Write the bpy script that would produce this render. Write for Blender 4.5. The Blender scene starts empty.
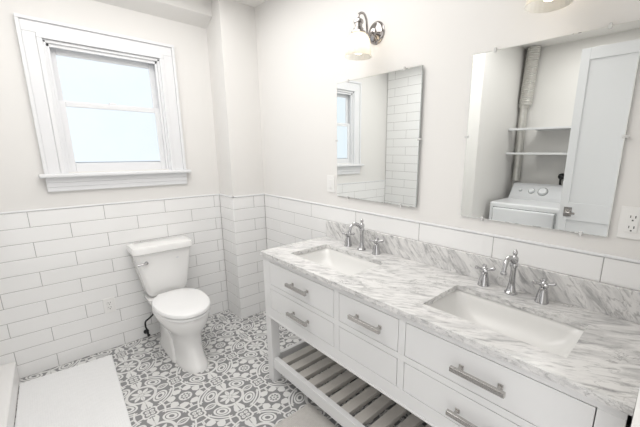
import bpy, bmesh, math, random
from mathutils import Vector, Matrix
random.seed(7)
PI = math.pi
C = bpy.context.scene.collection
sc = bpy.context.scene

# ------------------------------------------------------------------ camera
CAM = Vector((-1.55422, -2.98599, 1.53111))
YAW, PITCH, ROLL, FPX, PPX, PPY = 0.76867, -0.21934, 0.0034, 331.355, 28.02, 11.6
F = Vector((math.sin(YAW)*math.cos(PITCH), math.cos(YAW)*math.cos(PITCH), math.sin(PITCH)))
R = Vector((math.cos(YAW), -math.sin(YAW), 0))
U = R.cross(F)
R2 = R*math.cos(ROLL) + U*math.sin(ROLL)
U2 = -R*math.sin(ROLL) + U*math.cos(ROLL)
cd = bpy.data.cameras.new('camera')
cd.sensor_fit = 'HORIZONTAL'; cd.sensor_width = 36
cd.lens = FPX*36/640
cd.shift_x = -PPX/640; cd.shift_y = PPY/640
cd.clip_start = 0.02
co = bpy.data.objects.new('camera', cd); C.objects.link(co)
M = Matrix((R2, U2, -F)).transposed().to_4x4(); M.translation = CAM
co.matrix_world = M
sc.camera = co

# ------------------------------------------------------------------ world, lights, exposure
w = bpy.data.worlds.new('world'); sc.world = w; w.use_nodes = True
w.node_tree.nodes['Background'].inputs[0].default_value = (1.0, 0.985, 0.965, 1)
w.node_tree.nodes['Background'].inputs[1].default_value = 1.2
def area(name, loc, rot, sx, sy, power, col):
    l = bpy.data.lights.new(name, 'AREA'); l.shape = 'RECTANGLE'; l.size = sx; l.size_y = sy
    l.energy = power; l.color = col
    o = bpy.data.objects.new(name, l); C.objects.link(o); o.location = loc; o.rotation_euler = rot
    return o
area('ceiling_fill', (-1.1, -1.25, 2.66), (0, 0, 0), 1.5, 1.7, 21, (1.0, 0.985, 0.965))  # added soft fill below the ceiling, no fixture seen there
area('closet_ceiling_light', (-2.3, -2.1, 2.66), (0, 0, 0), 0.25, 0.25, 4, (1.0, 0.98, 0.95))
sc.view_settings.view_transform = 'Standard'
sc.view_settings.look = 'None'
sc.view_settings.gamma = 1
sc.view_settings.use_curve_mapping = False
sc.view_settings.exposure = 0.43

# ------------------------------------------------------------------ materials
def mat(name, col, rough=0.5, metal=0.0, spec=0.5, bump=None, coat=0.0, var=None, emit=None):
    m = bpy.data.materials.new(name); m.use_nodes = True
    nt = m.node_tree; b = nt.nodes['Principled BSDF']
    b.inputs['Base Color'].default_value = (*col, 1); b.inputs['Roughness'].default_value = rough
    b.inputs['Metallic'].default_value = metal; b.inputs['Specular IOR Level'].default_value = spec
    b.inputs['Coat Weight'].default_value = coat
    if emit:
        b.inputs['Emission Color'].default_value = (*emit[0], 1); b.inputs['Emission Strength'].default_value = emit[1]
    tc = nt.nodes.new('ShaderNodeTexCoord')
    if var:   # (scale, amount): slight procedural colour variation
        n = nt.nodes.new('ShaderNodeTexNoise'); n.inputs['Scale'].default_value = var[0]; n.inputs['Detail'].default_value = 4
        nt.links.new(tc.outputs['Object'], n.inputs['Vector'])
        mx = nt.nodes.new('ShaderNodeMix'); mx.data_type = 'RGBA'
        mx.inputs[6].default_value = (*[c*(1-var[1]) for c in col], 1); mx.inputs[7].default_value = (*[min(1, c*(1+var[1])) for c in col], 1)
        nt.links.new(n.outputs['Fac'], mx.inputs[0]); nt.links.new(mx.outputs[2], b.inputs['Base Color'])
    if bump:  # (scale, strength, distance)
        n = nt.nodes.new('ShaderNodeTexNoise'); n.inputs['Scale'].default_value = bump[0]; n.inputs['Detail'].default_value = 3
        nt.links.new(tc.outputs['Object'], n.inputs['Vector'])
        bp = nt.nodes.new('ShaderNodeBump'); bp.inputs['Strength'].default_value = bump[1]; bp.inputs['Distance'].default_value = bump[2]
        nt.links.new(n.outputs['Fac'], bp.inputs['Height']); nt.links.new(bp.outputs[0], b.inputs['Normal'])
    return m

PAINT = mat('warm_white_paint', (0.775, 0.762, 0.742), 0.75, bump=(180, .06, .002), var=(2, .01))
CEIL = mat('ceiling_paint', (0.84, 0.825, 0.80), 0.8, bump=(160, .05, .002))
TRIM = mat('white_trim_paint', (0.77, 0.775, 0.79), 0.35, var=(3, .01))
TILE = mat('glazed_white_tile', (0.855, 0.853, 0.848), 0.12, bump=(9, .10, .004), var=(2.5, .02))
GROUT = mat('grey_grout', (0.40, 0.395, 0.39), 0.9, bump=(300, .3, .002))
PORC = mat('white_porcelain', (0.84, 0.835, 0.825), 0.08, coat=0.3, var=(4, .01))
BASIN = mat('basin_porcelain', (0.76, 0.755, 0.74), 0.25, coat=0.0, var=(4, .01))
SEAT = mat('white_seat_plastic', (0.84, 0.84, 0.84), 0.22, var=(4, .01))
LACQ = mat('white_lacquer', (0.745, 0.745, 0.745), 0.35, bump=(60, .03, .002), var=(3, .01))
SHELFW = mat('shaded_white_slats', (0.54, 0.515, 0.48), 0.5, bump=(40, .1, .002), var=(14, .09))  # white slats, with the shade under the vanity put into the colour
CHROME = mat('polished_chrome', (0.52, 0.52, 0.53), 0.06, metal=1.0, var=(8, .02))
NICKEL = mat('polished_nickel', (0.40, 0.38, 0.37), 0.09, metal=1.0, var=(8, .02))
HANDLE = mat('brushed_nickel', (0.50, 0.485, 0.47), 0.24, metal=1.0, bump=(120, .08, .001))
PLASTIC = mat('white_plate_plastic', (0.83, 0.825, 0.81), 0.3, var=(5, .01))
SLOT = mat('dark_slot', (0.03, 0.03, 0.03), 0.6, var=(9, .1))
BLACK = mat('black_rubber', (0.012, 0.012, 0.013), 0.45, var=(20, .2))
CLIP = mat('clear_plastic_clip', (0.66, 0.66, 0.65), 0.12, var=(9, .02))
MIRROR = mat('mirror_silver', (0.93, 0.95, 0.94), 0.0, metal=1.0)
EDGE = mat('mirror_edge', (0.55, 0.58, 0.58), 0.1, metal=0.8, var=(9, .03))
DRYER = mat('dryer_enamel', (0.80, 0.81, 0.83), 0.25, var=(3, .01))
DRYERP = mat('dryer_console_grey', (0.68, 0.69, 0.71), 0.3, var=(3, .02))
FOIL = mat('aluminium_duct', (0.66, 0.65, 0.62), 0.32, metal=0.75, bump=(50, .5, .004), var=(30, .15))
DOORP = mat('door_paint', (0.65, 0.655, 0.665), 0.4, var=(3, .01))
SHOWER = mat('shower_acrylic', (0.87, 0.86, 0.85), 0.25, bump=(30, .03, .002), var=(3, .01))

def rib_mat(name, col, axis_rot, scale, rough=0.95, dist=.004, var=.04, strength=.5):
    m = mat(name, col, rough, var=(60, var)); nt = m.node_tree; b = nt.nodes['Principled BSDF']
    tc = nt.nodes.new('ShaderNodeTexCoord'); mp = nt.nodes.new('ShaderNodeMapping'); mp.inputs['Rotation'].default_value = (0, 0, axis_rot)
    nt.links.new(tc.outputs['Object'], mp.inputs['Vector'])
    wv = nt.nodes.new('ShaderNodeTexWave'); wv.bands_direction = 'X'; wv.inputs['Scale'].default_value = scale; wv.inputs['Distortion'].default_value = .6
    wv.inputs['Detail'].default_value = 2; wv.inputs['Detail Scale'].default_value = 4
    nt.links.new(mp.outputs[0], wv.inputs['Vector'])
    wv2 = nt.nodes.new('ShaderNodeTexWave'); wv2.bands_direction = 'Y'; wv2.inputs['Scale'].default_value = scale*1.7; wv2.inputs['Distortion'].default_value = .8
    nt.links.new(mp.outputs[0], wv2.inputs['Vector'])
    ad = nt.nodes.new('ShaderNodeMath'); ad.operation = 'MULTIPLY_ADD'; ad.inputs[1].default_value = .5
    nt.links.new(wv2.outputs['Fac'], ad.inputs[0]); nt.links.new(wv.outputs['Fac'], ad.inputs[2])
    bp = nt.nodes.new('ShaderNodeBump'); bp.inputs['Strength'].default_value = strength; bp.inputs['Distance'].default_value = dist
    nt.links.new(ad.outputs[0], bp.inputs['Height']); nt.links.new(bp.outputs[0], b.inputs['Normal'])
    b.inputs['Sheen Weight'].default_value = .2
    return m
MAT_W = rib_mat('white_ribbed_cotton', (0.86, 0.86, 0.865), 0.0, 30, strength=.28, dist=.002)
RUG = rib_mat('beige_woven_cotton', (0.70, 0.675, 0.64), 0.0, 40, var=.10, strength=.8)

# marble
def marble(name, rot):
    m = bpy.data.materials.new(name); m.use_nodes = True; nt = m.node_tree; b = nt.nodes['Principled BSDF']
    b.inputs['Roughness'].default_value = .24
    N = nt.nodes.new; L = nt.links.new
    tc = N('ShaderNodeTexCoord')
    def layer(rz, scale, sc_, detail, dist, lo, hi, rough=.6):
        mp0 = N('ShaderNodeMapping'); mp0.inputs['Rotation'].default_value = rz
        L(tc.outputs['Object'], mp0.inputs['Vector'])
        mp = N('ShaderNodeMapping'); mp.inputs['Scale'].default_value = scale
        L(mp0.outputs[0], mp.inputs['Vector'])
        n = N('ShaderNodeTexNoise'); n.inputs['Scale'].default_value = sc_; n.inputs['Detail'].default_value = detail
        n.inputs['Roughness'].default_value = rough; n.inputs['Distortion'].default_value = dist
        L(mp.outputs[0], n.inputs['Vector'])
        mr = N('ShaderNodeMapRange'); mr.inputs[1].default_value = lo; mr.inputs[2].default_value = hi
        L(n.outputs['Fac'], mr.inputs[0]); return n, mr
    _, big = layer(rot, (1.2, 4.6, 4.6), 4.4, 8, 1.2, .45, .68)
    _, fine = layer(rot, (1.5, 7.0, 7.0), 7.0, 8, 1.0, .51, .66, .66)
    n, _ = layer(rot, (1.5, 4.2, 4.2), 4.0, 8, 1.8, 0, 1)
    # thin dark veins: ridge of noise
    s = N('ShaderNodeMath'); s.operation = 'SUBTRACT'; s.inputs[1].default_value = .5; L(n.outputs['Fac'], s.inputs[0])
    a = N('ShaderNodeMath'); a.operation = 'ABSOLUTE'; L(s.outputs[0], a.inputs[0])
    mr = N('ShaderNodeMapRange'); mr.inputs[1].default_value = 0; mr.inputs[2].default_value = .022; mr.inputs[3].default_value = 1; mr.inputs[4].default_value = 0
    L(a.outputs[0], mr.inputs[0])
    pn, pm = layer((0, 0, 0), (1, 1, 1), 4.0, 2, 0, .46, .66)
    v = N('ShaderNodeMath'); v.operation = 'MULTIPLY'; L(mr.outputs[0], v.inputs[0]); L(pm.outputs[0], v.inputs[1])
    def mix(fac, k, c1, c2):
        mlt = N('ShaderNodeMath'); mlt.operation = 'MULTIPLY'; mlt.inputs[1].default_value = k; L(fac, mlt.inputs[0])
        mx = N('ShaderNodeMix'); mx.data_type = 'RGBA'; L(mlt.outputs[0], mx.inputs[0])
        if isinstance(c1, tuple): mx.inputs[6].default_value = (*c1, 1)
        else: L(c1, mx.inputs[6])
        mx.inputs[7].default_value = (*c2, 1); return mx.outputs[2]
    c = mix(big.outputs[0], .70, (0.75, 0.742, 0.732), (0.42, 0.416, 0.42))
    c = mix(fine.outputs[0], .78, c, (0.29, 0.29, 0.295))
    c = mix(v.outputs[0], .8, c, (0.20, 0.195, 0.195))
    L(c, b.inputs['Base Color'])
    return m
MARBLE = marble('carrara_marble', (0, 0, math.radians(62)))
MARBLE_B = marble('carrara_marble_upright', (math.radians(-48), 0, math.radians(90)))

# patterned floor: node maths
class E:
    nt = None
    def __init__(s, sock): s.s = sock
    @staticmethod
    def op(o, *a, clamp=False):
        n = E.nt.nodes.new('ShaderNodeMath'); n.operation = o; n.use_clamp = clamp
        for i, x in enumerate(a):
            if isinstance(x, E): E.nt.links.new(x.s, n.inputs[i])
            else: n.inputs[i].default_value = float(x)
        return E(n.outputs[0])
    def __add__(s, o): return E.op('ADD', s, o)
    __radd__ = __add__
    def __sub__(s, o): return E.op('SUBTRACT', s, o)
    def __rsub__(s, o): return E.op('SUBTRACT', o, s)
    def __mul__(s, o): return E.op('MULTIPLY', s, o)
    __rmul__ = __mul__
    def __truediv__(s, o): return E.op('DIVIDE', s, o)
class K:
    mn = staticmethod(lambda a, b: E.op('MINIMUM', a, b)); mx = staticmethod(lambda a, b: E.op('MAXIMUM', a, b))
    ab = staticmethod(lambda a: E.op('ABSOLUTE', a)); sq = staticmethod(lambda a: E.op('SQRT', a))
    cos = staticmethod(lambda a: E.op('COSINE', a)); at = staticmethod(lambda a, b: E.op('ARCTAN2', a, b))
    lt = staticmethod(lambda a, b: E.op('MULTIPLY_ADD', E.op('SUBTRACT', b, a), 70.0, 0.5, clamp=True))
    inv = staticmethod(lambda a: E.op('SUBTRACT', 1.0, a)); pp = staticmethod(lambda x, p: E.op('FLOORED_MODULO', x, p))
def tile_pattern(K, u, v):
    mn, mx, ab, sq = K.mn, K.mx, K.ab, K.sq
    hyp = lambda a, b: sq(a*a + b*b)
    lt = K.lt
    def fold(th, n):
        p = 2*PI/n
        return ab(K.pp(th + p/2, p) - p/2)
    ms = []
    add = ms.append
    r = hyp(u, v); th = K.at(v, u)
    t8 = fold(th, 8); k = (r*K.cos(t8) - .19)/.14
    add(lt(r*t8, .060*(1 - k*k))); add(lt(r, .06)); add(lt(ab(r - .395), .042))          # eight-petal flower in a ring
    s = (u + v)*.7071; t = ab(u - v)*.7071
    e = hyp((s - .605)/.175, t/.25)
    add(lt(ab(e - .90), .13)); add(lt(ab(e - .48), .16))                                  # nested loops
    add(mn(lt(ab(r - .84), .027), lt(t, .36))); add(mn(lt(ab(r - .945 + .10*t), .027), lt(t, .50)))   # double bracket
    k = (u - .60)/.20; lens = v - .125*(1 - k*k)
    add(mn(lt(lens, 0.0), lt(-.06, lens))); add(mn(lt(v, .016), lt(ab(k), .6)))           # open leaf
    k = (v - .58)/.20; kk = (v - .66)/.13
    tl = mx(lt(u, .13*(1 - k*k)), lt(ab(u - .10), .06*(1 - kk*kk)))
    add(mn(tl, K.inv(mn(lt(u, .012), lt(.56, v)))))                                       # solid tulip
    for a, b in ((u - 1, v), (u, v - 1)):                                                 # rosettes
        d = hyp(a, b); c = K.cos(K.at(ab(b), ab(a))*4)
        add(lt(ab(d - (.205 - .035*c)), .030))
        add(lt(ab(hyp(ab(a) - .065, ab(b) - .065) - .035), .020))
    p = 1 - u; q = 1 - v; rb = hyp(p, q); tb = K.at(q, p); f4 = fold(tb, 4)
    add(mn(lt(ab(rb - (.70 - .10*K.cos(f4*4))), .027), lt(f4, .42)))
    f8 = fold(tb, 8)
    dots = lt(hyp(rb - .11, rb*f8), .034)
    add(mn(lt(rb, .195), K.inv(mx(dots, lt(rb, .03)))))                                   # small flower
    kk = (rb - .40)/.125
    add(lt(rb*fold(tb + PI/8, 8), .135*(1 - kk*kk)))                                      # eight blobs
    add(mn(lt(f4*rb, .035), lt(ab(rb - .50), .08)))
    W = ms[0]
    for m in ms[1:]: W = mx(W, m)
    return W
def floor_mat():
    m = bpy.data.materials.new('patterned_cement_tile'); m.use_nodes = True; nt = m.node_tree; E.nt = nt
    b = nt.nodes['Principled BSDF']
    tc = nt.nodes.new('ShaderNodeTexCoord'); sp = nt.nodes.new('ShaderNodeSeparateXYZ'); nt.links.new(tc.outputs['Object'], sp.inputs[0])
    x, y = E(sp.outputs[0]), E(sp.outputs[1]); H = .2015; AX, AY = -1.228, -.748
    u = K.ab(K.pp((x - AX)/H + 1.0, 2.0) - 1.0); v = K.ab(K.pp((y - AY)/H + 1.0, 2.0) - 1.0)
    W = tile_pattern(K, u, v)
    # grout joints of the square tiles
    gx = K.ab(K.pp((x - AX)/H + .5, 1.0) - .5); gy = K.ab(K.pp((y - AY)/H + .5, 1.0) - .5)
    G = K.lt(K.mn(gx, gy), .006)
    n = nt.nodes.new('ShaderNodeTexNoise'); n.inputs['Scale'].default_value = 24; n.inputs['Detail'].default_value = 6
    nt.links.new(tc.outputs['Object'], n.inputs['Vector'])
    nf = E(n.outputs['Fac'])
    fac = K.mn(W*(.88 + .24*nf), .98)
    mx = nt.nodes.new('ShaderNodeMix'); mx.data_type = 'RGBA'; nt.links.new(fac.s, mx.inputs[0])
    mx.inputs[6].default_value = (0.235, 0.235, 0.24, 1); mx.inputs[7].default_value = (0.74, 0.735, 0.725, 1)
    mx2 = nt.nodes.new('ShaderNodeMix'); mx2.data_type = 'RGBA'; nt.links.new((G*.5).s, mx2.inputs[0])
    nt.links.new(mx.outputs[2], mx2.inputs[6]); mx2.inputs[7].default_value = (0.34, 0.335, 0.33, 1)
    nt.links.new(mx2.outputs[2], b.inputs['Base Color'])
    b.inputs['Roughness'].default_value = .32
    bp = nt.nodes.new('ShaderNodeBump'); bp.inputs['Strength'].default_value = .15; bp.inputs['Distance'].default_value = .002
    nt.links.new(n.outputs['Fac'], bp.inputs['Height']); nt.links.new(bp.outputs[0], b.inputs['Normal'])
    return m
FLOOR = floor_mat()

def pane_mat():
    m = bpy.data.materials.new('frosted_daylight_glass'); m.use_nodes = True; nt = m.node_tree
    for n in list(nt.nodes): nt.nodes.remove(n)
    out = nt.nodes.new('ShaderNodeOutputMaterial'); em = nt.nodes.new('ShaderNodeEmission'); gl = nt.nodes.new('ShaderNodeBsdfGlossy'); ad = nt.nodes.new('ShaderNodeMixShader')
    gl.inputs['Roughness'].default_value = .25; ad.inputs[0].default_value = .06
    tc = nt.nodes.new('ShaderNodeTexCoord'); n = nt.nodes.new('ShaderNodeTexNoise'); n.inputs['Scale'].default_value = 5; n.inputs['Detail'].default_value = 5
    nt.links.new(tc.outputs['Object'], n.inputs['Vector'])
    mx = nt.nodes.new('ShaderNodeMix'); mx.data_type = 'RGBA'; nt.links.new(n.outputs['Fac'], mx.inputs[0])
    mx.inputs[6].default_value = (0.79, 0.885, 0.965, 1); mx.inputs[7].default_value = (0.86, 0.93, 0.985, 1)
    nt.links.new(mx.outputs[2], em.inputs[0]); em.inputs[1].default_value = 0.84
    nt.links.new(em.outputs[0], ad.inputs[1]); nt.links.new(gl.outputs[0], ad.inputs[2]); nt.links.new(ad.outputs[0], out.inputs[0])
    return m
PANE = pane_mat()
def shade_mat():
    m = bpy.data.materials.new('ribbed_shade_glass'); m.use_nodes = True; nt = m.node_tree
    for n in list(nt.nodes): nt.nodes.remove(n)
    N = nt.nodes.new; L = nt.links.new
    out = N('ShaderNodeOutputMaterial'); tr = N('ShaderNodeBsdfTransparent'); tl = N('ShaderNodeBsdfTranslucent'); gl = N('ShaderNodeBsdfGlossy')
    tr.inputs[0].default_value = (.96, .95, .93, 1); tl.inputs[0].default_value = (.93, .92, .89, 1); gl.inputs['Roughness'].default_value = .08
    a = N('ShaderNodeMixShader'); a.inputs[0].default_value = .96; L(tr.outputs[0], a.inputs[1]); L(tl.outputs[0], a.inputs[2])
    lw = N('ShaderNodeFresnel'); lw.inputs[0].default_value = 1.12
    b = N('ShaderNodeMixShader'); L(lw.outputs[0], b.inputs[0]); L(a.outputs[0], b.inputs[1]); L(gl.outputs[0], b.inputs[2]); L(b.outputs[0], out.inputs[0])
    tc = N('ShaderNodeTexCoord'); wv = N('ShaderNodeTexNoise'); wv.inputs['Scale'].default_value = 40; L(tc.outputs['Object'], wv.inputs['Vector'])
    bp = N('ShaderNodeBump'); bp.inputs['Strength'].default_value = .1; L(wv.outputs['Fac'], bp.inputs['Height']); L(bp.outputs[0], gl.inputs['Normal'])
    return m
SHADE = shade_mat()
BULB = mat('lit_bulb', (1, .95, .85), .4, emit=((1.0, 0.84, 0.62), 4.4), var=(9, .02))

# ------------------------------------------------------------------ mesh helpers
def box(bm, x0, x1, y0, y1, z0, z1):
    x0, x1 = sorted((x0, x1)); y0, y1 = sorted((y0, y1)); z0, z1 = sorted((z0, z1))
    v = [bm.verts.new(p) for p in ((x0,y0,z0),(x1,y0,z0),(x1,y1,z0),(x0,y1,z0),(x0,y0,z1),(x1,y0,z1),(x1,y1,z1),(x0,y1,z1))]
    for f in ((3,2,1,0),(4,5,6,7),(0,1,5,4),(1,2,6,5),(2,3,7,6),(3,0,4,7)): bm.faces.new([v[i] for i in f])
    return v
def loft(bm, rings, cap0=True, cap1=True):
    vs = [[bm.verts.new(p) for p in r] for r in rings]; n = len(rings[0])
    for a, b in zip(vs[:-1], vs[1:]):
        for i in range(n): bm.faces.new((a[i], a[(i+1) % n], b[(i+1) % n], b[i]))
    if cap0: bm.faces.new(list(reversed(vs[0])))
    if cap1: bm.faces.new(vs[-1])
def tube(bm, pts, r, n=12, cap=True):
    pts = [Vector(p) for p in pts]; rs = r if isinstance(r, (list, tuple)) else [r]*len(pts)
    rings = []; prev = None
    for i, p in enumerate(pts):
        t = (pts[min(i+1, len(pts)-1)] - pts[max(i-1, 0)]).normalized()
        if prev is None:
            a = Vector((0, 0, 1)) if abs(t.z) < .9 else Vector((1, 0, 0))
            x = t.cross(a).normalized()
        else:
            x = (prev - t*prev.dot(t)).normalized()
        prev = x; y = t.cross(x)
        rings.append([p + (x*math.cos(2*PI*k/n) + y*math.sin(2*PI*k/n))*rs[i] for k in range(n)])
    loft(bm, rings, cap, cap)
def lathe(bm, prof, o, axis=(0, 0, 1), n=24, cap=True, ribs=0, ribamp=0.0):
    o = Vector(o); ax = Vector(axis).normalized()
    a = Vector((1, 0, 0)) if abs(ax.x) < .9 else Vector((0, 1, 0))
    x = ax.cross(a).normalized(); y = ax.cross(x)
    rings = []
    for r, h in prof:
        ring = []
        for k in range(n):
            t = 2*PI*k/n; rr = max(r, 1e-4)*(1 + ribamp*math.cos(ribs*t))
            ring.append(o + ax*h + (x*math.cos(t) + y*math.sin(t))*rr)
        rings.append(ring)
    loft(bm, rings, cap, cap)
def smooth_path(pts, k=6):
    pts = [Vector(p) for p in pts]; out = []
    P = [pts[0]] + pts + [pts[-1]]
    for i in range(1, len(P)-2):
        for j in range(k):
            t = j/k; a, b, c, d = P[i-1], P[i], P[i+1], P[i+2]
            out.append(.5*((2*b) + (c-a)*t + (2*a-5*b+4*c-d)*t*t + (3*b-a-3*c+d)*t**3))
    out.append(pts[-1]); return out
def rrect(cx, cy, hx, hy, rad, z, n=6):
    out = []
    for (sx, sy, a0) in ((1, 1, 0), (-1, 1, PI/2), (-1, -1, PI), (1, -1, 1.5*PI)):
        for i in range(n+1):
            a = a0 + PI/2*i/n
            out.append((cx + sx*(hx-rad) + rad*math.cos(a), cy + sy*(hy-rad) + rad*math.sin(a), z))
    return out
def egg(cx, yf, yb, hw, z, n=40, p=2.25):
    cy = yb + (yf-yb)*.40; out = []
    for i in range(n):
        a = 2*PI*i/n; c, s = math.cos(a), math.sin(a)
        ex = math.copysign(abs(c)**(2/p), c)*hw
        ly = (yb-cy) if s > 0 else (cy-yf)
        out.append((cx + ex, cy + math.copysign(abs(s)**(2/p), s)*ly, z))
    return out

def root_of(o):
    while o.parent: o = o.parent
    return o
def obj(name, bm, m, parent=None, smooth=False, bevel=0, seg=2):
    """link bm (world coordinates) as one mesh object"""
    bmesh.ops.recalc_face_normals(bm, faces=bm.faces[:])
    if parent is not None:
        bmesh.ops.translate(bm, verts=bm.verts[:], vec=-root_of(parent).location)
    me = bpy.data.meshes.new(name); bm.to_mesh(me); bm.free()
    me.materials.append(m)
    if smooth:
        for p in me.polygons: p.use_smooth = True
        me.set_sharp_from_angle(angle=math.radians(40))
    o = bpy.data.objects.new(name, me); C.objects.link(o)
    if parent is not None: o.parent = parent
    if bevel:
        b = o.modifiers.new('bevel', 'BEVEL'); b.width = bevel; b.segments = seg; b.limit_method = 'ANGLE'; b.angle_limit = math.radians(40)
    return o
def mesh(name, fn, m, parent=None, **k):
    bm = bmesh.new(); fn(bm); return obj(name, bm, m, parent, **k)
def tag(o, label, cat, group=None):
    o['label'] = label; o['category'] = cat
    if group: o['group'] = group
    return o
def thing(name, label, cat, loc, group=None):
    o = bpy.data.objects.new(name, None); C.objects.link(o); o.location = loc; o.empty_display_size = .05
    return tag(o, label, cat, group)
def struct(name, fn, m, parent=None, **k):
    o = mesh(name, fn, m, parent, **k)
    if parent is None: o['kind'] = 'structure'
    return o
def B(*boxes):
    def fn(bm):
        for b in boxes: box(bm, *b)
    return fn
def copy_tree(o, parent=None):
    c = o.copy(); C.objects.link(c)
    if parent is not None: c.parent = parent
    for ch in list(o.children): copy_tree(ch, c)
    return c

# ------------------------------------------------------------------ the room
TOP = 1.137; P = .1036; TL = .4084
ZC = 2.68
YE = -2.977                       # entry wall face
XL = -1.955                        # shower's tiled wall
XB = -2.85                        # closet back wall
struct('floor', B((-2.95, .10, -3.12, .12, -.05, 0)), FLOOR)
struct('ceiling', B((-2.95, .10, -3.12, .12, ZC, ZC+.05)), CEIL)
WX0, WX1, WZ0, WZ1 = -1.351, -.685, 1.385, 2.212     # window opening
struct('wall_far', B((-2.24, WX0, .008, .12, 0, ZC), (WX1, .10, .008, .12, 0, ZC), (WX0, WX1, .008, .12, 0, WZ0), (WX0, WX1, .008, .12, WZ1, ZC)), PAINT)
struct('wall_right', B((.007, .10, -3.12, .008, 0, ZC)), PAINT)
struct('wall_left', B((XL-.10, XL-.008, -1.29, .008, 0, ZC)), PAINT)
struct('wall_partition', B((XB, -1.80, -1.41, -1.29, 0, ZC)), PAINT)
struct('wall_closet', B((XB-.10, XB, -3.12, -1.29, 0, ZC)), PAINT)
struct('wall_entry', B((-.66, .007, YE-.13, YE, 0, ZC), (XB, -1.86, YE-.13, YE, 0, ZC), (-1.86, -.66, YE-.13, YE, 2.40, ZC)), PAINT)
CX, CY = -.304, -.27             # chase corner
struct('wall_chase', B((CX+.008, .007, CY+.008, .008, 0, ZC)), PAINT)
struct('trim_1', lambda bm: loft(bm, [[(x, .008, 2.515), (x, -.12, 2.575), (x, -.12, ZC), (x, .008, ZC)] for x in (XL, CX+.008)]), PAINT)      # beam over the window
struct('trim_2', B((XL-.008, XL+.20, -1.29, -.235, 2.52, ZC)), PAINT)  # beam over the shower wall

# subway tile: each wall's courses are one mesh of glazed tiles over a grout bed
def tiles(bm, o, u, n, length, ztop, rows, joints, pitch=P, th=.008):
    """o: start point at z=0, u: direction along wall, n: outward normal, joints(row)->sorted positions along u"""
    o, u, n = Vector(o), Vector(u), Vector(n); g = .0016
    for r in range(rows):
        z1 = ztop - r*pitch; z0 = max(z1 - pitch, 0.0)
        if z1 - z0 < .01: continue
        js = [0] + [j for j in joints(r) if .02 < j < length-.02] + [length]
        for a, b in zip(js[:-1], js[1:]):
            a1, b1 = a + g, b - g; za, zb = z0 + g, z1 - g
            t = [random.uniform(-.0004, .0004) for _ in range(3)]
            pts = []
            e = .0018
            for (s, z, c) in ((a1, za, 0), (b1, za, 0), (b1, zb, 0), (a1, zb, 0)):
                pts.append(o + u*s + Vector((0, 0, z)))
            base = [bm.verts.new(p - n*.004) for p in pts]
            mid = [bm.verts.new(p - n*e*.7) for p in pts]
            ins = ((a1+e, za+e, 0), (b1-e, za+e, 1), (b1-e, zb-e, 2), (a1+e, zb-e, 1))
            fr = [bm.verts.new(o + u*s + Vector((0, 0, z)) + n*(t[0]*(c == 1) + t[1]*(c == 2))) for s, z, c in ins]
            for q in range(4):
                k = (q+1) % 4
                bm.faces.new((base[q], base[k], mid[k], mid[q])); bm.faces.new((mid[q], mid[k], fr[k], fr[q]))
            bm.faces.new(fr)
def bond(start, L=TL):
    def f(r):
        s = start + (L/2 if r % 2 else 0)
        return [s + L*k for k in range(-12, 14)]
    return f
def vanity_joints(r):
    base = [.508, .967, 1.451, 1.956, 2.372, 2.796, 3.22]
    base = [.508-.459] + base
    if r % 2 == 0: return [b + CY for b in base]
    return [(a+b)/2 + CY for a, b in zip(base[:-1], base[1:])]
rows = 11
struct('wall_far_tile', lambda bm: tiles(bm, (XL, 0, 0), (1, 0, 0), (0, -1, 0), CX-XL, TOP, rows, bond(-1.174-XL)), TILE)
struct('wall_far_grout', B((XL, CX, .0016, .008, 0, TOP)), GROUT)
struct('wall_chase_tile', lambda bm: (tiles(bm, (CX, 0, 0), (0, -1, 0), (-1, 0, 0), -CY, TOP, rows, bond(.20-.4084)),
                                      tiles(bm, (CX, CY, 0), (1, 0, 0), (0, -1, 0), -CX, TOP, rows, bond(.195))), TILE)
struct('wall_chase_grout', B((CX+.0016, CX+.008, CY+.0016, .0016, 0, TOP), (CX+.0016, .0016, CY+.0016, CY+.008, 0, TOP)), GROUT)
struct('wall_right_tile', lambda bm: tiles(bm, (0, CY, 0), (0, -1, 0), (-1, 0, 0), CY-YE, TOP, rows, vanity_joints), TILE)
struct('wall_right_grout', B((.0016, .007, YE, CY, 0, TOP)), GROUT)
struct('wall_left_tile', lambda bm: tiles(bm, (XL, 0, 0), (0, -1, 0), (1, 0, 0), 1.29, 2.52, 25, bond(.12), pitch=.1036), TILE)
struct('wall_left_grout', B((XL-.008, XL-.0016, -1.29, .0016, 0, 2.52)), GROUT)
# slim cap along the tile
struct('trim_3', B((XL, CX+.002, -.004, .010, TOP, TOP+.012)), TRIM, bevel=.004)
struct('trim_4', B((CX-.004, CX+.012, CY-.004, 0, TOP, TOP+.012), (CX-.004, .003, CY-.004, CY+.012, TOP, TOP+.012)), TRIM, bevel=.003)
struct('trim_5', B((-.004, .009, YE, CY, TOP, TOP+.012)), TRIM, bevel=.004)

# window
win = bpy.data.objects.new('window_1', None); C.objects.link(win); win.location = (-1.018, 0, WZ0); win['kind'] = 'structure'
def casing(bm):
    y1 = .008
    for (a, b, d) in ((0, .020, .030), (.020, .085, .018), (.085, .112, .024)):     # stepped profile from the outer edge in
        xo0, xo1, zo = -1.463+a, -.573-a, 2.330-a
        xi0, xi1, zi = -1.463+b, -.573-b, 2.330-b
        box(bm, xo0, xi0, y1-d, y1, 1.375, zi); box(bm, xi1, xo1, y1-d, y1, 1.375, zi); box(bm, xo0, xo1, y1-d, y1, zi, zo)
mesh('window_casing', casing, TRIM, win, bevel=.003)
mesh('window_stool', B((-1.492, -.545, -.055, .06, 1.352, 1.377)), TRIM, win, bevel=.008, seg=3)
def apron(bm):
    box(bm, -1.462, -.575, -.012, .008, 1.258, 1.352); box(bm, -1.462, -.575, -.020, .008, 1.318, 1.352); box(bm, -1.462, -.575, -.016, .008, 1.288, 1.318)
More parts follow.
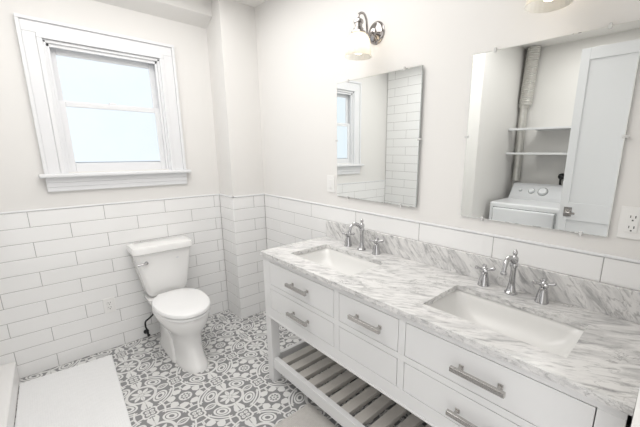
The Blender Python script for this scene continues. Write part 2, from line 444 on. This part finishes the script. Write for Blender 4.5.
mesh('window_apron', apron, TRIM, win, bevel=.003)
def jamb(bm):
    box(bm, WX0-.004, WX0+.014, .0, .12, 1.377, WZ1); box(bm, WX1-.014, WX1+.004, .0, .12, 1.377, WZ1); box(bm, WX0, WX1, .0, .12, WZ1-.014, WZ1+.004)
    box(bm, WX0+.014, WX0+.030, .012, .030, 1.377, WZ1); box(bm, WX1-.030, WX1-.014, .012, .030, 1.377, WZ1); box(bm, WX0, WX1, .012, .030, WZ1-.034, WZ1-.014)
mesh('window_jamb', jamb, TRIM, win, bevel=.002)
def sash(x0, x1, z0, z1, y0, y1, sw, bw, tw):
    return B((x0, x0+sw, y0, y1, z0, z1), (x1-sw, x1, y0, y1, z0, z1), (x0+sw, x1-sw, y0, y1, z0, z0+bw), (x0+sw, x1-sw, y0, y1, z1-tw, z1))
SX0, SX1 = WX0+.016, WX1-.016
lo = mesh('lower_sash', sash(SX0, SX1, 1.3775, 1.855, .032, .062, .047, .065, .036), TRIM, win, bevel=.004)
mesh('lower_pane', B((SX0+.04, SX1-.04, .045, .050, 1.45, 1.83)), PANE, lo)
up = mesh('upper_sash', sash(SX0, SX1, 1.825, 2.196, .066, .094, .045, .035, .050), TRIM, win, bevel=.004)
mesh('upper_pane', B((SX0+.04, SX1-.04, .078, .083, 1.85, 2.16)), PANE, up)
mesh('sash_lock', B((-1.04, -.995, .036, .058, 1.855, 1.868)), TRIM, lo, bevel=.004)
mesh('window_backing', B((WX0, WX1, .10, .118, 1.377, WZ1)), TRIM, win)

# open door leaf (seen in the mirror)
DX = -1.80; DY0, DY1, DZ = -2.207, -2.972, 2.332
door = bpy.data.objects.new('door_1', None); C.objects.link(door); door.location = (DX, -2.6, 0); door['kind'] = 'structure'
def leaf(bm):
    t0, t1 = DX-.036, DX
    box(bm, t0, t1-.012, DY0, DY1, .012, DZ)
    st = .062
    box(bm, t1-.012, t1, DY0, DY0-st, .012, DZ); box(bm, t1-.012, t1, DY1+st, DY1, .012, DZ)
    for a, b in ((.012, .22), (.955, 1.105), (2.245, DZ)): box(bm, t1-.012, t1, DY0-st, DY1+st, a, b)
mesh('door_leaf', leaf, DOORP, door, bevel=.002)
def lever(bm):
    lathe(bm, [(.0, 0), (.027, 0), (.027, .008), (.012, .012), (.010, .05), (.0, .05)], (DX, -2.272, 1.022), (1, 0, 0))
    tube(bm, smooth_path([(DX+.046, -2.272, 1.022), (DX+.05, -2.29, 1.022), (DX+.046, -2.335, 1.019)]), [.010]*12+[.007], 10)
    box(bm, DX-.001, DX+.005, -2.243, -2.301, .985, 1.065)
mesh('door_handle', lever, NICKEL, door, smooth=True)

# ------------------------------------------------------------------ vanity
H = .918; VX = -.550; VY0, VY1 = -1.170, -2.966
van = thing('vanity_cabinet', 'long white double vanity with inset drawers, bar pulls and an open slatted bottom shelf', 'bathroom vanity', (-.29, -2.08, 0))
cols = [(-1.246, -1.848), (-1.885, -2.247), (-2.280, -2.905)]
rws = [(.715, .866), (.552, .687)]
def carcass(bm):
    box(bm, VX+.022, -.03, VY0, VY0-.02, .478, H-.0245); box(bm, VX+.022, -.03, VY1+.02, VY1, .478, H-.0245)
    box(bm, -.05, -.03, VY0-.02, VY1+.02, .478, H-.0245); box(bm, VX+.022, -.05, VY0-.02, VY1+.02, .478, .498)
    box(bm, VX, VX+.022, VY0, VY1, .866, H-.0245); box(bm, VX, VX+.022, VY0, VY1, .687, .715); box(bm, VX, VX+.022, VY0, VY1, .478, .552)
    ys = [VY0, cols[0][0], cols[0][1], cols[1][0], cols[1][1], cols[2][0], cols[2][1], VY1]
    for a, b in ((ys[0], ys[1]), (ys[2], ys[3]), (ys[4], ys[5]), (ys[6], ys[7])):
        box(bm, VX, VX+.022, a, b, .715, .866); box(bm, VX, VX+.022, a, b, .552, .687)
mesh('carcass', carcass, LACQ, van, bevel=.0015)
mesh('apron_bead', B((VX-.004, VX, VY0, VY1, .478, .490)), LACQ, van, bevel=.002)
for ci, (a, b) in enumerate(cols):
    for ri, (z0, z1) in enumerate(rws):
        g = .0028
        d = mesh('drawer', B((VX, VX+.020, a-g, b+g, z0+g, z1-g)), LACQ, van, bevel=.0015)
        if ci == 1 and ri == 1:
            d['label'] = 'plain drawer front without a pull'
            continue
        yc = {0: -1.566, 1: -2.080, 2: -2.592}[ci]; zc = (z0+z1)/2 - (.000 if ri == 0 else .008)
        def pull(bm, yc=yc, zc=zc):
            box(bm, VX-.040, VX-.026, yc-.094, yc+.094, zc-.009, zc+.009)
            for s in (-1, 1):
                box(bm, VX-.027, VX+.001, yc+s*.068-.005, yc+s*.068+.005, zc-.005, zc+.005)
                box(bm, VX-.004, VX+.001, yc+s*.068-.009, yc+s*.068+.009, zc-.009, zc+.009)
        mesh('handle', pull, HANDLE, d, bevel=.0015)
for (lx0, lx1) in ((VX, VX+.060), (-.09, -.03)):
    for (ly0, ly1) in ((VY0, VY0-.060), (VY1+.060, VY1)):
        mesh('leg', B((lx0, lx1, ly0, ly1, 0, .478)), LACQ, van, bevel=.002)
mesh('shelf_rail', B((VX+.008, VX+.040, VY0-.060, VY1+.060, .104, .180)), LACQ, van, bevel=.002)
mesh('shelf_rail', B((-.075, -.045, VY0-.060, VY1+.060, .104, .180)), LACQ, van, bevel=.002)
mesh('shelf_rail', B((VX+.060, -.09, VY0-.012, VY0-.040, .104, .180)), LACQ, van, bevel=.002)
mesh('shelf_rail', B((VX+.060, -.09, VY1+.040, VY1+.012, .104, .180)), LACQ, van, bevel=.002)
def slats(bm):
    y = VY0 - .100
    while y - .066 > VY1 + .05:
        box(bm, VX+.030, -.060, y, y-.061, .149, .179); y -= .0975
    box(bm, VX+.041, VX+.055, VY0-.060, VY1+.060, .125, .148)
    box(bm, -.089, -.076, VY0-.060, VY1+.060, .125, .148)
mesh('shelf_slats', slats, SHELFW, van, bevel=.001)

# countertop with two cut-outs
SK = [(-.452, -.165, -1.335, -1.860), (-.450, -.162, -2.292, -2.805)]
top = thing('countertop', 'grey-veined white marble countertop on the long vanity', 'countertop', (-.29, -2.08, H))
def slab(bm):
    x0, x1, y0, y1, z0, z1 = -.564, -.002, -1.167, -2.975, H-.024, H
    xs0, xs1 = -.451, -.1635
    box(bm, x0, xs0, y0, y1, z0, z1); box(bm, xs1, x1, y0, y1, z0, z1)
    ys = [y0, SK[0][2], SK[0][3], SK[1][2], SK[1][3], y1]
    for i in (0, 2, 4): box(bm, xs0, xs1, ys[i], ys[i+1], z0, z1)
    bmesh.ops.remove_doubles(bm, verts=bm.verts[:], dist=.0005)
mesh('counter_slab', slab, MARBLE, top)
tag(mesh('backsplash', B((-.022, -.002, -1.167, -2.975, H+.0003, 1.036)), MARBLE_B, None, bevel=.001), 'grey-veined marble backsplash strip standing along the back of the countertop', 'backsplash')
sinks = ['white rectangular undermount sink nearer the toilet, below the left-hand mirror', 'white rectangular undermount sink nearer the doorway, below the right-hand mirror']
for i, (x0, x1, y0, y1) in enumerate(SK):
    s = thing('sink', sinks[i], 'sink', ((x0+x1)/2, (y0+y1)/2, H-.16), 'undermount sinks in the marble counter')
    cx, cy = (x0+x1)/2, (y0+y1)/2; hx, hy = (x1-x0)/2, (y0-y1)/2
    def basin(bm):
        zs = H-.0245
        R_ = [rrect(cx, cy, hx+.018, hy+.018, .012, zs)]
        for inset, d, rad in ((-.004, 0, .020), (.001, .010, .045), (.006, .030, .060), (.014, .054, .055), (.026, .076, .062), (.042, .094, .066), (.062, .107, .064), (.085, .115, .050), (.108, .1195, .030)):
            R_.append(rrect(cx, cy, hx-inset, hy-inset*1.55, rad, zs-d, 8))
        R_[0] = rrect(cx, cy, hx+.018, hy+.018, .012, zs, 8)
        R_.append(rrect(cx, cy, .027, .027, .026, zs-.126, 8))
        O_ = [rrect(cx, cy, .036, .036, .03, zs-.142, 8), rrect(cx, cy, hx-.03, hy-.06, .07, zs-.13, 8), rrect(cx, cy, hx+.010, hy+.008, .02, zs-.02, 8), rrect(cx, cy, hx+.018, hy+.018, .012, zs, 8)]
        loft(bm, R_, False, True); loft(bm, O_, True, False)
        bmesh.ops.remove_doubles(bm, verts=bm.verts[:], dist=.0004)
    mesh('basin', basin, BASIN, s, smooth=True)
    mesh('drain', lambda bm: lathe(bm, [(.0, 0), (.024, 0), (.024, .003), (.017, .004), (.015, .002), (.013, .006), (0, .007)], (cx, cy, H-.0245-.1258)), CHROME, s, smooth=True)

# widespread faucets
def make_faucet(label):
    x, y, z = -.078, -1.585, H
    f = thing('faucet', label, 'faucet', (x, y, z), 'widespread chrome faucets behind the sinks')
    def spout(bm):
        lathe(bm, [(0, 0), (.027, 0), (.027, .006), (.020, .012), (.0155, .03), (.0125, .055), (.0115, .10), (.0125, .120), (.0165, .126), (.0165, .134),
                   (.0135, .14), (.0165, .155), (.0155, .165), (.009, .172), (.007, .176), (.0105, .184), (.009, .193), (.004, .20), (0, .203)], (x, y, z))
        tube(bm, smooth_path([(x, y, z+.148), (x-.022, y, z+.156), (x-.045, y, z+.171), (x-.070, y, z+.178), (x-.093, y, z+.168), (x-.106, y, z+.145), (x-.110, y, z+.126)]),
             [.0135 - .00015*i for i in range(36)] + [.007], 14)
        lathe(bm, [(0, 0), (.0095, 0), (.0125, .004), (.0125, .010), (.0095, .016), (0, .018)], (x-.110, y, z+.114))
    mesh('spout', spout, CHROME, f, smooth=True)
    for sgn in (1, -1):
        hy = y + sgn*.124
        def hb(bm):
            lathe(bm, [(0, 0), (.027, 0), (.027, .005), (.024, .010), (.021, .034), (.0155, .056), (.0155, .062), (.011, .066), (0, .068)], (x, hy, z))
        hnd = mesh('handle_base', hb, CHROME, f, smooth=True)
        def cross(bm):
            zz = z + .078
            lathe(bm, [(0, -.012), (.010, -.010), (.0125, -.004), (.0125, .005), (.009, .010), (.006, .013), (.0075, .018), (.005, .024), (0, .026)], (x, hy, zz))
            for k in range(4):
                a = math.radians(28 + 90*k); dx, dy = math.cos(a), math.sin(a)
                tube(bm, [(x+dx*.008, hy+dy*.008, zz), (x+dx*.024, hy+dy*.024, zz+.003), (x+dx*.033, hy+dy*.033, zz+.005), (x+dx*.040, hy+dy*.040, zz+.007), (x+dx*.045, hy+dy*.045, zz+.008)],
                     [.0065, .0058, .0088, .0088, .004], 10)
        mesh('cross_handle', cross, CHROME, hnd, smooth=True)
    return f
f1 = make_faucet('chrome widespread faucet with cross handles behind the sink nearer the toilet')
f2 = copy_tree(f1); f2.location.y = -2.502
f2['label'] = 'chrome widespread faucet with cross handles behind the sink nearer the doorway'

# ------------------------------------------------------------------ mirrors
def mirror(label, y0, y1, z0, z1, clips, rz=0):
    m = thing('wall_mirror', label, 'mirror', (0, y0, z0), 'frameless mirrors above the vanity')
    mesh('glass_edge', B((-.0030, .005, y0, y1, z0, z1)), EDGE, m)
    def face(bm):
        e = .0025
        o = [(-.0032, y0, z0), (-.0032, y1, z0), (-.0032, y1, z1), (-.0032, y0, z1)]
        i = [(-.0045, y0-e, z0+e), (-.0045, y1+e, z0+e), (-.0045, y1+e, z1-e), (-.0045, y0-e, z1-e)]
        a = [bm.verts.new(p) for p in o]; b = [bm.verts.new(p) for p in i]
        for q in range(4): bm.faces.new((a[q], a[(q+1) % 4], b[(q+1) % 4], b[q]))
        bm.faces.new(b); bm.faces.new(list(reversed(a)))
    mesh('silvered_glass', face, MIRROR, m)
    for (cy, cz, dy, dz) in clips:
        def cl(bm):
            box(bm, -.009, -.0046, cy-.006, cy+.006, cz-.006, cz+.006)
            box(bm, -.0088, .005, cy+dy*.009-.0045, cy+dy*.009+.0045, cz+dz*.009-.0045, cz+dz*.009+.0045)
        mesh('mirror_clip', cl, CLIP, m, bevel=.002)
    m.rotation_euler.z = math.radians(rz)
mirror('frameless wall mirror nearer the window, reflecting the window and shower tile', -1.272, -1.936, 1.226, 1.962,
       [(-1.38, 1.959, 0, 1), (-1.82, 1.959, 0, 1), (-1.38, 1.229, 0, -1), (-1.83, 1.229, 0, -1), (-1.275, 1.60, 1, 0), (-1.933, 1.595, -1, 0)], -.85)
mirror('frameless wall mirror nearer the doorway, reflecting the clothes dryer and open door', -2.200, -2.795, 1.216, 1.962,
       [(-2.30, 1.959, 0, 1), (-2.70, 1.959, 0, 1), (-2.31, 1.219, 0, -1), (-2.71, 1.219, 0, -1), (-2.203, 1.60, 1, 0), (-2.792, 1.585, -1, 0)])

# ------------------------------------------------------------------ sconces
def make_sconce(label):
    y, z = -1.602, 2.188; X = .007; xs = -.142
    s = thing('wall_sconce', label, 'wall lamp', (X, y, z), 'wall sconces above the mirrors')
    mesh('backplate', lambda bm: lathe(bm, [(0, 0), (.060, 0), (.060, .006), (.053, .010), (.050, .016), (.036, .020), (.022, .026), (.018, .034), (0, .037)], (X, y, z), (-1, 0, 0), 32), NICKEL, s, smooth=True)
    def arm(bm):
        p = [(X-.030, y, z), (X-.050, y, z-.012), (X-.062, y, z-.030), (X-.078, y, z-.020), (X-.083, y, z+.02), (X-.088, y, z+.048), (X-.105, y, z+.070), (X-.128, y, z+.071), (xs, y, z+.055), (xs, y, z+.03)]
        tube(bm, smooth_path(p), .0065, 12)
        tube(bm, smooth_path([(X-.020, y, z-.030), (X-.032, y, z-.052), (X-.050, y, z-.054), (X-.062, y, z-.034)]), .005, 10)
        lathe(bm, [(0, -.008), (.008, -.006), (.010, 0), (.008, .006), (0, .008)], (X-.062, y, z-.031))
    mesh('arm', arm, NICKEL, s, smooth=True)
    mesh('socket', lambda bm: lathe(bm, [(0, .042), (.008, .042), (.012, .036), (.024, .032), (.026, .026), (.026, .016), (.020, .014), (.020, -.006), (.027, -.010), (.027, -.020), (.038, -.026), (.040, -.034), (.036, -.036), (0, -.036)], (xs, y, z), n=28), NICKEL, s, smooth=True)
    def shade(bm):
        pr = [(.033, -.034), (.044, -.040), (.056, -.054), (.063, -.075), (.066, -.10), (.069, -.130), (.074, -.152)]
        lathe(bm, pr + [(r-.003, h) for r, h in reversed(pr)], (xs, y, z), n=96, cap=False, ribs=24, ribamp=.012)
    mesh('glass_shade', shade, SHADE, s, smooth=True)
    mesh('bulb', lambda bm: lathe(bm, [(0, -.034), (.011, -.036), (.012, -.05), (.019, -.068), (.026, -.090), (.026, -.115), (.016, -.136), (0, -.140)], (xs, y, z), n=20), BULB, s, smooth=True)
    return s
s1 = make_sconce('nickel wall sconce with bell glass shade above the mirror nearer the window')
s2 = copy_tree(s1); s2.location.y = -2.535
s2['label'] = 'glowing wall sconce above the mirror nearer the doorway, mostly out of the frame'

# ------------------------------------------------------------------ plates
sw = thing('light_switch', 'white rocker light switch plate left of the mirror nearer the window', 'light switch', (.007, -1.198, 1.304))
mesh('plate', B((.001, .007, -1.158, -1.238, 1.244, 1.364)), PLASTIC, sw, bevel=.002)
mesh('rocker', B((-.003, .001, -1.180, -1.216, 1.271, 1.337)), PLASTIC, sw, bevel=.002)
def outlet(name, label, fr, loc, gfi=False):
    """fr maps (s,d,z) -> world: s along the wall, d out of it"""
    t = thing(name, label, 'outlet', loc)
    def bx(s0, s1, d0, d1, z0, z1):
        a = fr(s0, d0, z0); b = fr(s1, d1, z1); return (a[0], b[0], a[1], b[1], a[2], b[2])
    mesh('plate', B(bx(-.038, .038, 0, .006, -.059, .059)), PLASTIC, t, bevel=.002)
    if gfi: mesh('receptacle', B(bx(-.017, .017, .006, .009, -.034, .034)), PLASTIC, t, bevel=.001)
    else: mesh('receptacle', B(bx(-.016, .016, .006, .009, .006, .032), bx(-.016, .016, .006, .009, -.032, -.006)), PLASTIC, t, bevel=.004)
    sl = []
    for zc in (.019, -.019):
        sl += [bx(-.0085, -.0060, .0088, .0094, zc+.000, zc+.009), bx(.0055, .0085, .0088, .0094, zc, zc+.009), bx(-.0025, .0025, .0088, .0094, zc-.011, zc-.006)]
    mesh('slots', B(*sl), SLOT, t)
outlet('wall_outlet', 'white duplex wall outlet right of the mirror nearer the doorway', lambda s, d, z: (.007-d, -2.858-s, 1.280+z), (.007, -2.858, 1.280), True)
outlet('wall_outlet', 'white duplex outlet low on the tiled wall left of the toilet', lambda s, d, z: (-1.234+s, .001-d, .362+z), (-1.234, 0, .362))

# ------------------------------------------------------------------ toilet
TX = -.861
toi = thing('toilet', 'white two-piece toilet with closed lid against the tiled wall', 'toilet', (TX, -.4, 0))
def bowl(bm):
    secs = [(0, -.778, -.235, .099), (.018, -.776, -.238, .100), (.035, -.762, -.25, .093), (.09, -.728, -.27, .087), (.15, -.706, -.27, .086), (.20, -.700, -.255, .092),
            (.235, -.708, -.245, .104), (.265, -.724, -.235, .122), (.295, -.742, -.225, .142), (.325, -.757, -.215, .158), (.355, -.766, -.205, .168), (.385, -.769, -.20, .172), (.396, -.764, -.202, .169)]
    loft(bm, [egg(TX, a, b, hw, z, 48, 2.3 if z > .2 else 2.6) for z, a, b, hw in secs])
    # rear deck under the tank
    loft(bm, [rrect(TX, -.15, .085, .095, .03, .22), rrect(TX, -.145, .115, .10, .03, .32), rrect(TX, -.14, .150, .11, .03, .375), rrect(TX, -.14, .152, .11, .03, .402)])
    # trapway foot
    loft(bm, [rrect(TX, -.36, .112, .215, .06, 0), rrect(TX, -.36, .112, .215, .06, .022), rrect(TX, -.35, .102, .20, .06, .05), rrect(TX, -.33, .098, .165, .06, .15), rrect(TX, -.31, .085, .13, .06, .24), rrect(TX, -.28, .06, .08, .05, .31)])
mesh('bowl', bowl, PORC, toi, smooth=True)
def capbolt(sx): return lambda bm: lathe(bm, [(0, .05), (.012, .05), (.012, .058), (.008, .066), (0, .068)], (TX+sx*.090, -.44, -.02))
for sx in (-1, 1): mesh('bolt_cap', capbolt(sx), SEAT, toi, smooth=True)
def tank(bm):
    secs = [(.412, .128, .075), (.43, .140, .085), (.46, .150, .089), (.60, .176, .095), (.72, .193, .098), (.770, .201, .099)]
    loft(bm, [rrect(TX, -.118, hx, hy, .035, z) for z, hx, hy in secs])
mesh('tank', tank, PORC, toi, smooth=True)
mesh('tank_gasket', lambda bm: loft(bm, [rrect(TX, -.118, .09, .06, .03, .400), rrect(TX, -.118, .09, .06, .03, .414)]), BLACK, toi)
def lid(bm):
    loft(bm, [rrect(TX, -.122, .206, .107, .03, .768), rrect(TX, -.122, .213, .114, .034, .774), rrect(TX, -.122, .214, .115, .034, .808), rrect(TX, -.122, .208, .109, .034, .821), rrect(TX, -.122, .185, .09, .03, .826)])
mesh('tank_lid', lid, PORC, toi, smooth=True)
def flush(bm):
    lathe(bm, [(0, 0), (.013, 0), (.014, .006), (.010, .012), (0, .014)], (TX-0.134, -.2155, .700), (0, -1, 0))
    tube(bm, smooth_path([(TX-0.134, -.232, .700), (TX-0.154, -.236, .699), (TX-0.179, -.236, .698), (TX-0.194, -.233, .697)]), [.006]*6+[.007]*6+[.008]*6+[.004], 10)
    tube(bm, [(TX-0.134, -.222, .700), (TX-0.134, -.236, .700)], .007, 10)
mesh('flush_lever', flush, CHROME, toi, smooth=True)
mesh('maker_mark', lambda bm: loft(bm, [[(TX+.085+.011*math.cos(a*PI/8), -.2125-.0045, .700+.006*math.sin(a*PI/8)) for a in range(16)], [(TX+.085+.011*math.cos(a*PI/8), -.212-.0055, .700+.006*math.sin(a*PI/8)) for a in range(16)]]), DRYERP, toi)
def seat(bm):
    loft(bm, [egg(TX, -.772, -.275, .171, .398, 48), egg(TX, -.778, -.272, .176, .403, 48), egg(TX, -.778, -.272, .176, .416, 48), egg(TX, -.774, -.274, .172, .420, 48)])
mesh('seat', seat, SEAT, toi, smooth=True)
def slid(bm):
    loft(bm, [egg(TX, -.776, -.262, .174, .4235, 48), egg(TX, -.782, -.258, .179, .429, 48), egg(TX, -.782, -.258, .179, .444, 48), egg(TX, -.776, -.262, .174, .452, 48), egg(TX, -.755, -.28, .155, .457, 48), egg(TX, -.69, -.34, .10, .4595, 48)])
mesh('seat_lid', slid, SEAT, toi, smooth=True)
for sx in (-.075, .075): mesh('hinge', B((TX+sx-.02, TX+sx+.02, -.262, -.235, .402, .440)), SEAT, toi, bevel=.006)
# water supply
ws = thing('water_supply_line', 'black braided water hose and shutoff valve low on the wall beside the toilet', 'water hose', (-1.03, -.06, 0))
mesh('hose', lambda bm: tube(bm, smooth_path([(-.978, -.075, .412), (-.976, -.06, .37), (-.955, -.065, .28), (-.962, -.06, .215), (-.995, -.06, .185), (-1.024, -.06, .165), (-1.028, -.06, .12), (-1.018, -.06, .085)]), .0065, 10), BLACK, ws, smooth=True)
def valve(bm):
    lathe(bm, [(0, 0), (.020, 0), (.020, .004), (.012, .010), (.006, .012), (.006, .06), (0, .06)], (-1.018, .0, .050), (0, -1, 0))
    lathe(bm, [(0, 0), (.007, 0), (.008, .012), (.008, .035), (.007, .050), (0, .051)], (-1.018, -.06, .036))
    lathe(bm, [(0, 0), (.006, 0), (.005, .012), (.011, .013), (.011, .020), (0, .021)], (-1.018, -.064, .050), (0, -1, 0), n=12)
mesh('shutoff_valve', valve, BLACK, ws, smooth=True)

# ------------------------------------------------------------------ shower base, mats
sb = thing('shower_base', 'low white shower base with a raised curb at the left edge of the floor', 'shower base', (-1.87, -.64, 0))
def curb(bm):
    y0, y1 = -.003, -1.285
    def pr(y, dx): return [(XL+.003, y, 0), (-1.788+dx, y, 0), (-1.786+dx, y, .136), (-1.792+dx, y, .142), (-1.895+dx, y, .142), (-1.905+dx, y, .132), (-1.915+dx, y, .06), (XL+.003, y, .052)]
    loft(bm, [pr(y0, 0), pr(y1, -.055)])
mesh('curb', curb, SHOWER, sb, bevel=.004)
def slab_poly(pts, z0, z1, nx=1):
    def fn(bm): loft(bm, [[(x, y, z0) for x, y in pts], [(x, y, z0+(z1-z0)*.6) for x, y in pts], [(x+.003*(1 if x < sum(p[0] for p in pts)/len(pts) else -1), y, z1) for x, y in pts]])
    return fn
bmat = thing('bath_mat', 'white ribbed bath mat on the patterned floor beside the shower base', 'bath mat', (-1.55, -.75, 0))
mesh('mat_body', slab_poly([(-1.788, -.083), (-1.282, -.118), (-1.352, -1.36), (-1.843, -1.36)], .001, .010), MAT_W, bmat, bevel=.002)
mesh('hem', slab_poly([(-1.786, -.083), (-1.282, -.118), (-1.283, -.132), (-1.787, -.097)], .0098, .0120), MAT_W, bmat)
rug = thing('floor_rug', 'beige woven rug on the floor in front of the vanity', 'rug', (-.8, -2.0, 0))
mesh('rug_body', slab_poly([(-1.05, -1.556), (-.495, -1.556), (-.495, -2.45), (-1.05, -2.45)], .001, .009), RUG, rug, bevel=.002)
mesh('hem', slab_poly([(-1.048, -1.557), (-.497, -1.557), (-.497, -1.572), (-1.048, -1.572)], .0088, .0108), RUG, rug)

# ------------------------------------------------------------------ closet seen in the mirror
dr = thing('clothes_dryer', 'white clothes dryer with control console in the closet, seen in the mirror', 'dryer', (-2.43, -1.82, 0))
Y0, Y1, XF = -1.475, -2.160, -2.08
mesh('body', B((-2.78, XF, Y0, Y1, .02, 1.0)), DRYER, dr, bevel=.018, seg=4)
def cons(bm):
    pr = lambda y: [(-2.78, y, .995), (-2.52, y, .998), (-2.56, y, 1.03), (-2.66, y, 1.155), (-2.70, y, 1.168), (-2.78, y, 1.168)]
    loft(bm, [pr(Y0+.0-.02), pr(Y1+.02)])
con = mesh('console', cons, DRYERP, dr, bevel=.008, seg=3)
nrm = Vector((.125, 0, .10)).normalized()
for (ky, kr, nm) in ((-1.72, .030, 'knob'), (-1.835, .045, 'knob'), (-1.60, .014, 'button')):
    o = Vector((-2.61, ky, 1.092))
    mesh(nm, lambda bm: lathe(bm, [(0, 0), (kr, 0), (kr, .012), (kr*.8, .024), (0, .026)], o, nrm, 24), DRYER, con, smooth=True)
    mesh('dial_ring', lambda bm: lathe(bm, [(kr*1.01, -.002), (kr*1.22, -.002), (kr*1.22, .003), (kr*1.01, .003)], o, nrm, 24, cap=False), EDGE, con, smooth=True)
mesh('dryer_door', B((XF-.002, XF+.022, Y0-.045, Y1+.045, .30, .945)), DRYER, dr, bevel=.016, seg=4)
mesh('door_seam', B((XF-.002, XF+.004, Y0-.036, Y1+.036, .291, .954)), EDGE, dr, bevel=.002)
for i, z in enumerate((1.782, 1.512)):
    sh = mesh('closet_shelf', B((XB+.002, -2.55, -1.640, -2.80, z-.011, z+.011), (-2.66, -2.55, -1.412, -1.640, z-.011, z+.011)), TRIM, None, bevel=.002)
    tag(sh, ['upper white closet shelf above the dryer, seen in the mirror', 'lower white closet shelf just above the dryer, seen in the mirror'][i], 'shelf', 'closet shelves above the dryer')
vd = thing('vent_duct', 'silver vent duct running up the closet corner behind the shelves, seen in the mirror', 'vent duct', (-2.76, -1.52, 1.0))
def foil(bm):
    pr = []
    z = 2.06; k = 0
    while z < ZC-.004:
        pr.append((.066 + (.006 if k % 2 else -.002), z)); z += .012; k += 1
    rings = []
    for r, z in pr:
        t = (z-2.06)/.62; cx, cy = -2.770, -1.487-.028*t
        rings.append([(cx+r*math.cos(a*PI/12), cy+r*math.sin(a*PI/12), z) for a in range(24)])
    loft(bm, rings)
mesh('flexible_duct', foil, FOIL, vd, smooth=True)
mesh('rigid_pipe', lambda bm: lathe(bm, [(0, 1.19), (.042, 1.19), (.042, 2.03), (.056, 2.03), (.056, 2.075), (0, 2.075)], (-2.785, -1.470, 0)), FOIL, vd, smooth=True)
pl = thing('power_plug', 'black power plug on the closet wall beside the dryer console, seen in the mirror', 'plug', (XB, -1.945, 1.25))
mesh('plug_body', lambda bm: lathe(bm, [(0, 0), (.030, 0), (.036, .012), (.034, .040), (.020, .058), (0, .060)], (XB, -1.945, 1.26), (1, 0, 0), 16), BLACK, pl, smooth=True)
mesh('cord', lambda bm: tube(bm, smooth_path([(XB+.05, -1.945, 1.25), (XB+.055, -1.945, 1.20), (XB+.03, -1.95, 1.10), (XB+.03, -1.96, .9)]), .011, 8), BLACK, pl, smooth=True)
